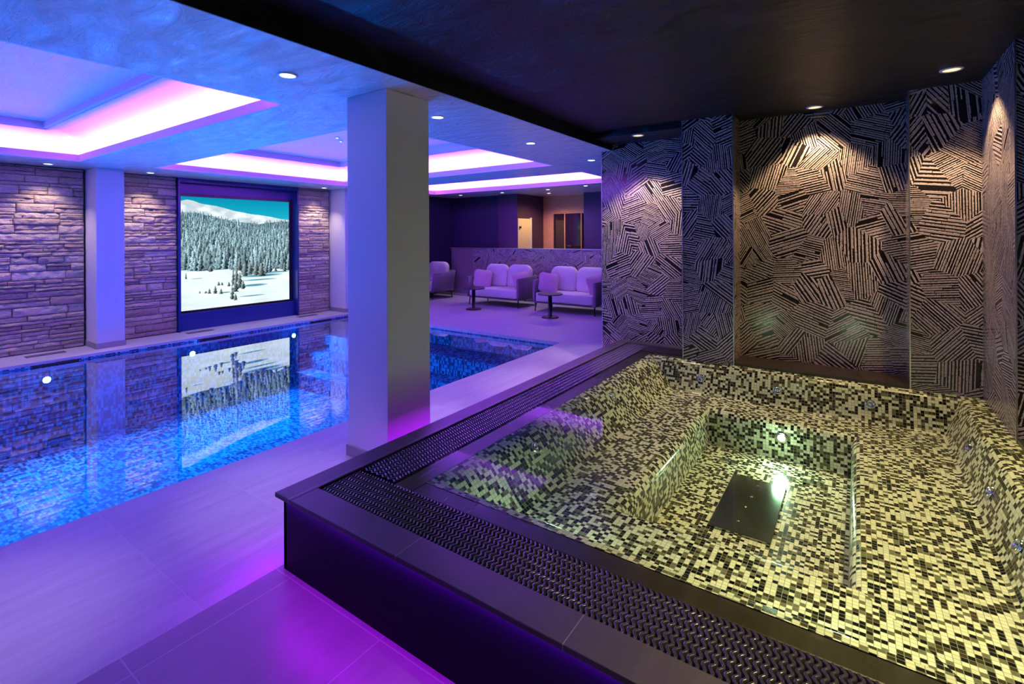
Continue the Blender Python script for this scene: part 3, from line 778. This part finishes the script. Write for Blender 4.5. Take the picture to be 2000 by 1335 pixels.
# outer panels
pa = MB(); pa.box(TX0 + 0.028, TX0 + 0.05, TY0 + 0.028, YL, 0.0, ZR - 0.023); pa.box(TX0 + 0.028, 1.14, TY0 + 0.028, TY0 + 0.05, 0.0, ZR - 0.023)
T_(pa).build('side_panel', MT['tubpanel'], tub)
co = MB()
co.box(TX0, TX0 + 0.13, TY0, YL, ZR - 0.022, ZR); co.box(TX0 + 0.13, 1.14, TY0, TY0 + 0.14, ZR - 0.022, ZR)
co.box(-2.11, -1.40, 5.29, YL, ZR - 0.022, ZR)
T_(co).build('coping', MT['coping'], tub, bevel=0.003)
le = MB()
le.box(-0.94, 0.335, YF, YB, 0.30, ZR + 0.012); le.box(0.75, 1.14, TY0 + 0.14, 4.0, 0.30, ZR + 0.012)
T_(le).build('stone_ledge', MT['lip'], tub)
ch = MB()
ch.box(TX0 + 0.05, -1.855, TY0 + 0.05, YL, 0.25, 0.27); ch.box(-1.855, 1.14, TY0 + 0.05, 1.655, 0.25, 0.27); ch.box(-1.855, -1.40, 5.0, YL, 0.25, 0.27)
T_(ch).build('overflow_channel', MT['channel'], tub)
li = MB()
li.box(-1.855, -1.735, 1.655, 5.02, 0.2, ZR - 0.014); li.box(-1.735, 0.75, 1.655, 1.755, 0.2, ZR - 0.014); li.box(-1.735, -1.40, 4.93, 5.02, 0.2, ZR - 0.014)
T_(li).build('overflow_lip', MT['lip'], tub, bevel=0.006)

# basin: rings (x0, x1, y0, y1, z)
rings = [(-1.735, 0.75, 1.755, 4.93, ZR - 0.013), (-1.70, 0.64, 1.80, 4.89, ZR - 0.020)]
a0 = (-1.70, 0.64, 1.80, 4.89); a1 = (-1.42, 0.50, 1.92, 4.74); zb = 0.085
for k in range(1, 11):
    t = k / 10; s_ = t * t * (3 - 2 * t)
    rings.append(tuple(a0[i] + (a1[i] - a0[i]) * t for i in range(4)) + ((ZR - 0.02) + (zb - (ZR - 0.02)) * s_,))
pt = (-1.10, 0.03, 2.48, 4.45); RR = 0.065
rings.append(tuple(a1[i] + (pt[i] - a1[i]) * 0.5 for i in range(4)) + (zb - 0.002,))
rings.append(pt + (zb - 0.004,))
for k in range(1, 7):
    a = PI / 2 * k / 6
    d = RR * math.sin(a)
    rings.append((pt[0] + d, pt[1] - d, pt[2] + d, pt[3] - d, zb - 0.004 - RR * (1 - math.cos(a))))
zp = -0.20
lastr = rings[-1]
rings.append((lastr[0] + 0.01, lastr[1] - 0.01, lastr[2] + 0.01, lastr[3] - 0.01, zp))
# mound in the left lounger seat
mb = MB()
def corner(rg, k): return [(rg[0], rg[2]), (rg[1], rg[2]), (rg[1], rg[3]), (rg[0], rg[3])][k]
NS = 1
side_idx = {}
for side in range(4):     # 0 front, 1 right, 2 back, 3 left
    s_acc = 0.0
    base = len(mb.v)
    ulist = []
    axis = 2 + 0 if side == 0 else 1 if side == 1 else 3 if side == 2 else 0
    for k, rg in enumerate(rings):
        if k: 
            pr = rings[k - 1]; s_acc += math.hypot(rg[axis] - pr[axis], rg[4] - pr[4])
        A = corner(rg, side); B = corner(rg, (side + 1) % 4)
        mb.v.append((A[0], A[1], rg[4])); mb.v.append((B[0], B[1], rg[4]))
        if side == 0: ulist.append(((A[0], 1.755 + s_acc), (B[0], 1.755 + s_acc)))
        elif side == 1: ulist.append(((0.75 - s_acc, A[1]), (0.75 - s_acc, B[1])))
        elif side == 2: ulist.append(((A[0], 4.93 - s_acc), (B[0], 4.93 - s_acc)))
        else: ulist.append(((-1.735 + s_acc, A[1]), (-1.735 + s_acc, B[1])))
    for k in range(len(rings) - 1):
        i = base + 2 * k
        mb.f.append((i, i + 1, i + 3, i + 2)); mb.sm.append(True)
        mb.uv.append([ulist[k][0], ulist[k][1], ulist[k + 1][1], ulist[k + 1][0]])
rg = rings[-1]
mb.quad([(rg[0], rg[2], rg[4]), (rg[1], rg[2], rg[4]), (rg[1], rg[3], rg[4]), (rg[0], rg[3], rg[4])], uv=[(rg[0], rg[2]), (rg[1], rg[2]), (rg[1], rg[3]), (rg[0], rg[3])])
T_(mb).build('mosaic_basin', MT['tubmosaic'], tub)

# drain plate, small plates, lamp, jets
pl = MB(); pl.box(-0.745, -0.405, 3.12, 3.88, zp + 0.004, zp + 0.016)
dp = T_(pl).build('drain_plate', MT['steel'], tub, bevel=0.003); dp['label'] = 'large polished steel drain plate on the tub floor'
for x, y in ((-0.60, 3.25), (-0.59, 3.45), (-0.58, 3.6), (-0.57, 3.78)):
    T_(MB().lathe([(0.008, zp + 0.0162), (0.008, zp + 0.019), (0.003, zp + 0.02)], c=(x, y, 0), n=12)).build('plate_screw', MT['chrome'], tub)
for x, y in ((-0.82, 4.10), (-0.26, 4.07)):
    q = MB(); q.box(x - 0.065, x + 0.065, y - 0.03, y + 0.03, zp + 0.003, zp + 0.010); q.lathe([(0.006, zp + 0.010), (0.006, zp + 0.012), (0.002, zp + 0.0125)], c=(x, y, 0), n=10)
    T_(q).build('suction_plate', MT['chrome'], tub)
M_TL = emis('tub_lamp_lens', (1.0, 1.0, 0.86), 30.0)
YPB = rings[-1][3]
lm = MB(); lm.lathe([(0.045, 0.0), (0.045, -0.01), (0.034, -0.014)], c=(-0.49, YPB + 0.004, -0.03), n=24, axis='y')
T_(lm).build('lamp_bezel', MT['chrome'], tub)
lm = MB(); lm.lathe([(0.026, -0.014), (0.018, -0.02), (0.002, -0.022)], c=(-0.49, YPB + 0.004, -0.03), n=24, axis='y')
T_(lm).build('lamp_lens', M_TL, tub)
lamp('tub_lamp_glow', 'AREA', (-0.49 + 0.6, YPB - 0.06 - 3.2, -0.03), L_TUB, C_TUB, tub, size=0.08, rot=(-PI / 2, 0, 0))
lamp('tub_lamp_glow', 'POINT', (-0.49 + 0.6, YPB - 0.12 - 3.2, 0.02), L_TUB * 0.5, C_TUB, tub, size=0.05)
for x in (-1.15, -0.05):  # unseen lamps added in the front backrest to brighten the left mosaic
    lm = MB(); lm.lathe([(0.040, 0.0), (0.040, 0.008), (0.030, 0.012)], c=(x, 1.868, 0.20), n=24, axis='y')
    T_(lm).build('lamp_bezel', MT['chrome'], tub)
    lm = MB(); lm.lathe([(0.026, 0.012), (0.018, 0.016), (0.002, 0.018)], c=(x, 1.868, 0.20), n=24, axis='y')
    T_(lm).build('lamp_lens', M_TL, tub)
    lamp('tub_lamp_glow', 'POINT', (x + 0.6, 1.99 - 3.2, 0.235), L_TUB * 0.7, C_TUB, tub, size=0.04)
def jet(p, n_):
    n_ = Vector(n_).normalized(); q = n_.to_track_quat('Z', 'Y')
    g = MB(); g.lathe([(0.036, 0.0), (0.036, 0.006), (0.030, 0.010), (0.022, 0.010), (0.018, 0.004), (0.010, 0.004), (0.010, 0.010), (0.002, 0.011)], n=20)
    g.v = [tuple(q @ Vector(a_) + Vector(p)) for a_ in g.v]
    T_(g).build('jet_nozzle', MT['chrome'], tub)
nl = (0.72, 0, 0.69); nr = (-0.9, 0, 0.42); nb = (0, -0.9, 0.45)
for p_, n_ in (((-1.60, 3.03, 0.268), nl), ((-1.60, 2.55, 0.268), nl), ((-1.60, 3.7, 0.268), nl), ((0.565, 3.55, 0.203), nr), ((0.565, 3.0, 0.203), nr), ((0.565, 4.2, 0.203), nr), ((-0.57, 4.815, 0.215), nb), ((0.08, 4.815, 0.215), nb), ((-1.2, 4.815, 0.215), nb)):
    jet(p_, n_)

# toe gap with LED strip
M_TOE = emis('led_strip_magenta', C_TOE, L_TOE)
tk = MB(); zt = ZR - 0.0225
tk.quad([(TX0 + 0.006, TY0 + 0.006, zt), (TX0 + 0.006, YL, zt), (TX0 + 0.024, YL, zt), (TX0 + 0.024, TY0 + 0.024, zt)])
tk.quad([(TX0 + 0.006, TY0 + 0.006, zt), (TX0 + 0.024, TY0 + 0.024, zt), (1.14, TY0 + 0.024, zt), (1.14, TY0 + 0.006, zt)])
T_(tk).build('led_strip', M_TOE, tub)

# water of the tub
wt = MB(); wt.box(-1.857, 0.75, 1.652, 5.02, ZR - 0.0075, ZR - 0.007, 'bfrkl')
# cut out: water plane as two pieces round the projecting wall blocks
wt = MB(); zw = ZR - 0.008
wt.quad([(-1.857, 1.652, zw), (0.75, 1.652, zw), (0.75, 4.93, zw), (-1.857, 4.93, zw)])
wt.quad([(-1.857, 4.93, zw), (-1.40, 4.93, zw), (-1.40, 5.02, zw), (-1.857, 5.02, zw)])
tag(wt.build('tub_water', MT['water_tub']), 'clear still water filling the mosaic hot tub to the brim', 'water')

# wavy overflow grating
def grating(name, lab, x0, x1, y0, y1, along):
    r = empty(name, ((x0 + x1) / 2, (y0 + y1) / 2, ZR - 0.03)); tag(r, lab, 'drain grate', 'black wavy overflow grates round the hot tub')
    cx, cy = r.location.x, r.location.y
    mb = MB(); pitch = 0.0200; hw = 0.0058; amp = 0.0060; per = 0.041
    n = int(((y1 - y0) if along == 'y' else (x1 - x0)) / pitch)
    w0, w1 = (x0, x1) if along == 'y' else (y0, y1)
    segs = int((w1 - w0) / (per / 8))
    st_ = (y0 if along == 'y' else x0) + pitch / 2
    zt_, zb_ = 0.022, 0.0
    for k in range(n):
        base = len(mb.v)
        for s_ in range(segs + 1):
            t = s_ / segs; a = w0 + (w1 - w0) * t
            off = amp * math.sin(2 * PI * (a - w0) / per)
            c_ = st_ + k * pitch + off
            h_ = hw * (0.80 + 0.35 * abs(math.cos(PI * (a - w0) / per * 2)))
            if s_ in (0, segs): h_ *= 0.8
            for (dd, zz) in ((-h_, zb_), (-h_, zt_ - 0.002), (-h_ + 0.002, zt_), (h_ - 0.002, zt_), (h_, zt_ - 0.002), (h_, zb_)):
                if along == 'y': mb.v.append((a - cx, c_ + dd - cy, zz))
                else: mb.v.append((c_ + dd - cx, a - cy, zz))
        for s_ in range(segs):
            for j in range(5):
                i = base + s_ * 6 + j
                mb.f.append((i, i + 1, i + 7, i + 6)); mb.uv.append(None); mb.sm.append(True)
        for e_ in (0, segs):
            mb.f.append(tuple(base + e_ * 6 + j for j in range(6))); mb.uv.append(None); mb.sm.append(False)
    mb.build('grate_slats', MT['grate'], r)
grating('overflow_grate', 'black wavy overflow grate along the left side of the hot tub', -2.105, -1.862, 1.665, 5.28, 'y')
grating('overflow_grate', 'black wavy overflow grate along the front of the hot tub', -2.105, 1.14, 1.415, 1.650, 'x')
grating('overflow_grate', 'short black wavy overflow grate behind the hot tub against the patterned wall', -1.855, -1.405, 5.03, 5.28, 'x')

# ------------------------------------------------------------------ lounge
struct(MB().box(-8.09, -1.2, 9.9, 10.02, 0, 1.245).build('wall_low', MT['stripes2']))
struct(MB().box(-8.86, -8.10, 9.92, 10.02, 0, 1.245).build('wall_low', MT['greypanel']))
struct(MB().box(-8.88, -1.2, 9.885, 10.03, 1.245, 1.257).build('trim_6', MT['trim']))
struct(MB().box(-9.36, -8.10, 9.905, 9.92, 0, 0.07).build('baseboard_far', MT['skirt']))

def superell(mb, c, s, e1=0.35, e2=0.35, nu=20, nv=28, rot=None, puff=0.0, seed=0):
    """rounded cushion; e small = boxy"""
    def sp(v, e): return math.copysign(abs(v) ** e, v)
    def fn(a, b):
        th = (a - 0.5) * PI; ph = b * 2 * PI
        x = sp(math.cos(th), e1) * sp(math.cos(ph), e2); y = sp(math.cos(th), e1) * sp(math.sin(ph), e2); z = sp(math.sin(th), e1)
        p_ = Vector((x * s[0], y * s[1], z * s[2]))
        if puff:
            nn = noise.noise(p_ * 6 + Vector((seed, 0, 0))) * puff
            p_ += Vector((x, y, z)) * nn
        if rot: p_ = rot @ p_
        return p_ + Vector(c)
    mb.grid(fn, nu, nv)
    return mb

def rounded_panel(mb, c, w_, h_, t_, r_, rot, puff=0.5, bulge=0.0):
    """upright cushion: outline is a rounded rectangle w_ x h_ (x,z), thickness t_ swelling in the middle"""
    n = 9; out = []
    for cxx, czz, a0_ in ((w_ / 2 - r_, h_ / 2 - r_, 0), (-w_ / 2 + r_, h_ / 2 - r_, PI / 2), (-w_ / 2 + r_ * .6, -h_ / 2 + r_ * .6, PI), (w_ / 2 - r_ * .6, -h_ / 2 + r_ * .6, 3 * PI / 2)):
        rr_ = r_ if a0_ < PI else r_ * .6
        for k in range(n): 
            a = a0_ + PI / 2 * k / (n - 1); out.append((cxx + rr_ * math.cos(a), czz + rr_ * math.sin(a)))
    m_ = len(out)
    for sgn in (-1, 1):
        i = len(mb.v)
        lv = [(1.0, 0.0), (0.985, 0.30), (0.95, 0.5), (0.88, 0.70), (0.75, 0.86), (0.5, 0.97), (0.25, 1.0), (0.02, 1.0)]
        for q, hh in lv:
            for (x, z) in out:
                p_ = Vector((x * q, sgn * t_ / 2 * (0.25 + 0.75 * hh) if q < 1 else 0, z * q))
                p_ += Vector((0, 1, 0)) * noise.noise(Vector((x * 5, z * 5, c[0]))) * 0.015 * hh
                mb.v.append(tuple(rot @ p_ + Vector(c)))
        for l in range(len(lv) - 1):
            for k in range(m_):
                a = i + l * m_ + k; b = i + l * m_ + (k + 1) % m_
                mb.f.append((a, b, b + m_, a + m_)); mb.uv.append(None); mb.sm.append(True)
        mb.f.append(tuple(i + (len(lv) - 1) * m_ + k for k in range(m_))); mb.uv.append(None); mb.sm.append(True)
    return mb

RX = lambda a: Matrix.Rotation(a, 3, 'X')
RZ = lambda a: Matrix.Rotation(a, 3, 'Z')
def shell(mb, w_, d_, z0, zf, zb_, th=0.045, flare=0.0, ro=0.14):
    """U-shaped arm and back shell; origin at seat centre front; y goes back; front open"""
    path = []
    n = 8
    path.append((-w_ / 2, 0.0))
    path.append((-w_ / 2, d_ * 0.35))
    path.append((-w_ / 2, d_ - ro))
    for k in range(1, n + 1):
        a = PI + -PI / 2 * k / n
        path.append((-w_ / 2 + ro + ro * math.cos(a), d_ - ro + ro * math.sin(a)))
    path += [(x, y) for x, y in [(-w_ / 4, d_), (0, d_), (w_ / 4, d_)]]
    for k in range(0, n + 1):
        a = PI / 2 - PI / 2 * k / n
        path.append((w_ / 2 - ro + ro * math.cos(a), d_ - ro + ro * math.sin(a)))
    path += [(w_ / 2, d_ * 0.35), (w_ / 2, 0.0)]
    secs = []
    for i, (x, y) in enumerate(path):
        p0 = Vector(path[max(0, i - 1)]); p1 = Vector(path[min(len(path) - 1, i + 1)])
        t_ = (p1 - p0).normalized(); nrm = Vector((-t_.y, t_.x))
        q = min(1.0, max(0.0, y / d_)); zt_ = zf + (zb_ - zf) * q ** 1.5
        sec = []
        for (o_, z) in ((0, z0), (0.0, zt_ - 0.015), (0.25, zt_), (0.75, zt_), (1, zt_ - 0.015), (1, z0)):
            k = (z - z0) / (zt_ - z0)
            off = nrm * (th * (0.5 - o_) + flare * k)
            sec.append((x + off.x, y + off.y, z))
        secs.append(sec)
    base = len(mb.v)
    for s_ in secs: mb.v += s_
    for i in range(len(secs) - 1):
        for j in range(6):
            j2 = (j + 1) % 6
            a = base + i * 6
            mb.f.append((a + j, a + j2, a + 6 + j2, a + 6 + j)); mb.uv.append(None); mb.sm.append(j != 5)
    for i in (0, len(secs) - 1):
        mb.f.append(tuple(base + i * 6 + j for j in range(6))); mb.uv.append(None); mb.sm.append(False)
    return mb

def legs(root, w_, d_, h_):
    for sx in (-1, 1):
        for y, ky in ((0.06, -1), (d_ - 0.08, 1)):
            g = MB(); x = sx * (w_ / 2 - 0.05)
            a = Vector((x, y, h_)); b = Vector((x + sx * 0.015, y + ky * 0.02, 0.0))
            g.lathe([(0.016, 0.0), (0.010, -h_)], n=12)
            g.v = [(p_[0] + a.x + (b.x - a.x) * (-p_[2] / h_), p_[1] + a.y + (b.y - a.y) * (-p_[2] / h_), p_[2] + h_) for p_ in g.v]
            g.build('leg', MT['blackmetal'], root)

def make_sofa(w_=1.42, n=2, flare=0.0, name='sofa', hb=0.90):
    root = empty(name)
    g = MB(); g.box(-w_ / 2 + 0.02, w_ / 2 - 0.02, 0.03, 0.80, 0.17, 0.215); g.build('base_frame', MT['shell'], root, bevel=0.01)
    g = MB(); superell(g, (0, 0.36, 0.30), (w_ / 2 - 0.055, 0.37, 0.095), 0.18, 0.12, 24, 40, puff=0.004); g.build('seat_cushion', MT['cushion'], root)
    g = MB(); shell(g, w_ - 0.05, 0.84, 0.19, 0.64, 0.68, flare=flare); g.build('arm_and_back_shell', MT['shell'], root)
    ww = (w_ - 0.16) / n
    for k in range(n):
        g = MB(); x = -w_ / 2 + 0.08 + ww * (k + 0.5)
        rounded_panel(g, (x, 0.64, 0.635), ww - 0.005, 0.54, 0.19, 0.17, RX(-0.18) @ RZ(0.0))
        g.build('back_cushion', MT['cushion'], root)
    legs(root, w_, 0.80, 0.18)
    return root
s1 = make_sofa(); s1.location = (-6.61, 8.72, 0); tag(s1, 'pale two-seat sofa, the left one before the low patterned wall', 'sofa', 'two-seat sofas by the low wall')
s2 = copy_tree(s1); s2.location = (-4.81, 8.68, 0); tag(s2, 'pale two-seat sofa, the right one beside the tall patterned wall', 'sofa')
s3 = make_sofa(0.84, 1, flare=0.05, name='armchair'); s3.location = (-8.93, 8.85, 0); s3.rotation_euler.z = 0.0; tag(s3, 'pale single armchair half hidden behind the big pillar', 'armchair')

def scatter(loc, rot, lab):
    g = MB(); 
    def sp(v, e): return math.copysign(abs(v) ** e, v)
    def fn(a, b):
        th = (a - 0.5) * PI; ph = b * 2 * PI
        x = sp(math.cos(th), 0.75) * sp(math.cos(ph), 0.42); z = sp(math.cos(th), 0.75) * sp(math.sin(ph), 0.42); y = math.sin(th)
        q = 1 + 0.10 * (abs(x * z))
        return (x * 0.20 * q, y * 0.075 * (1 - 0.5 * max(abs(x), abs(z)) ** 3), z * 0.20 * q)
    g.grid(fn, 16, 32)
    o_ = g.build('scatter_cushion', MT['pillow'])
    o_.location = loc; o_.rotation_euler = rot
    tag(o_, lab, 'cushion', 'scatter cushions on the sofas')
scatter((-7.08, 9.00, 0.585), (-0.35, 0.10, 0.55), 'square pink scatter cushion leaning at the left end of the left sofa')
scatter((-6.06, 9.10, 0.555), (-0.3, -0.15, 1.1), 'square scatter cushion tucked behind the right arm of the left sofa')
scatter((-5.29, 8.94, 0.58), (-0.35, 0.16, 0.65), 'square scatter cushion leaning at the left end of the right sofa')
scatter((-4.26, 9.06, 0.555), (-0.3, -0.15, 1.1), 'square scatter cushion tucked behind the right arm of the right sofa')

def table(x, y, lab):
    r = empty('side_table', (x, y, 0)); tag(r, lab, 'table', 'round black pedestal tables')
    MB().lathe([(0.165, 0.0), (0.165, 0.015), (0.155, 0.022), (0.04, 0.026)], n=40).build('base', MT['blackmetal'], r)
    MB().lathe([(0.038, 0.02), (0.038, 0.435)], n=28).build('column', MT['blackmetal'], r)
    MB().lathe([(0.06, 0.432), (0.235, 0.438), (0.24, 0.445), (0.24, 0.455), (0.235, 0.46)], n=48).build('table_top', MT['tabletop'], r)
table(-6.69, 8.19, 'round black pedestal table before the left sofa')
table(-4.79, 8.15, 'round black pedestal table before the right sofa')

# ------------------------------------------------------------------ door and sauna in the background
d = struct(MB().box(-7.03, -7.015, 10.37, 10.93, 0, 2.0).build('door_1', MT['dooryellow']))
h = MB().box(-7.015, -6.98, 10.42, 10.47, 1.75, 1.80).build('door_sign', MT['blackmetal'], d)
MB().box(-7.03, -7.0, 10.93, 10.99, 0, 2.03).build('door_frame', MT['paint'], d)
r = empty('sauna_cabin', (-6.28, 11.6, 0)); tag(r, 'larch wood sauna front with dark glass panels beyond the low wall', 'sauna')
g = MB(); g.box(-0.74, 0.72, 0.0, 0.08, 2.14, ZF); g.box(-0.74, -0.44, 0.0, 0.08, 0, 2.14); g.box(0.67, 0.72, 0, 0.08, 0, 2.14)
g.build('wood_front', MT['wood'], r)
g = MB(); g.box(-0.44, -0.42, -0.01, 0.06, 0, 2.14); g.box(-0.09, -0.06, -0.01, 0.06, 0, 2.14); g.box(0.40, 0.42, -0.01, 0.06, 0, 2.14)
g.build('glass_frame', MT['wood'], r)
MB().box(-0.42, -0.09, 0.02, 0.03, 0, 2.14).build('glass_panel', MT['darkglass'], r)
gd = MB().box(-0.06, 0.40, 0.02, 0.03, 0, 2.14).build('glass_door', MT['darkglass'], r)
MB().box(0.0, 0.12, -0.02, -0.01, 1.28, 1.30).build('door_handle', MT['chrome'], gd)
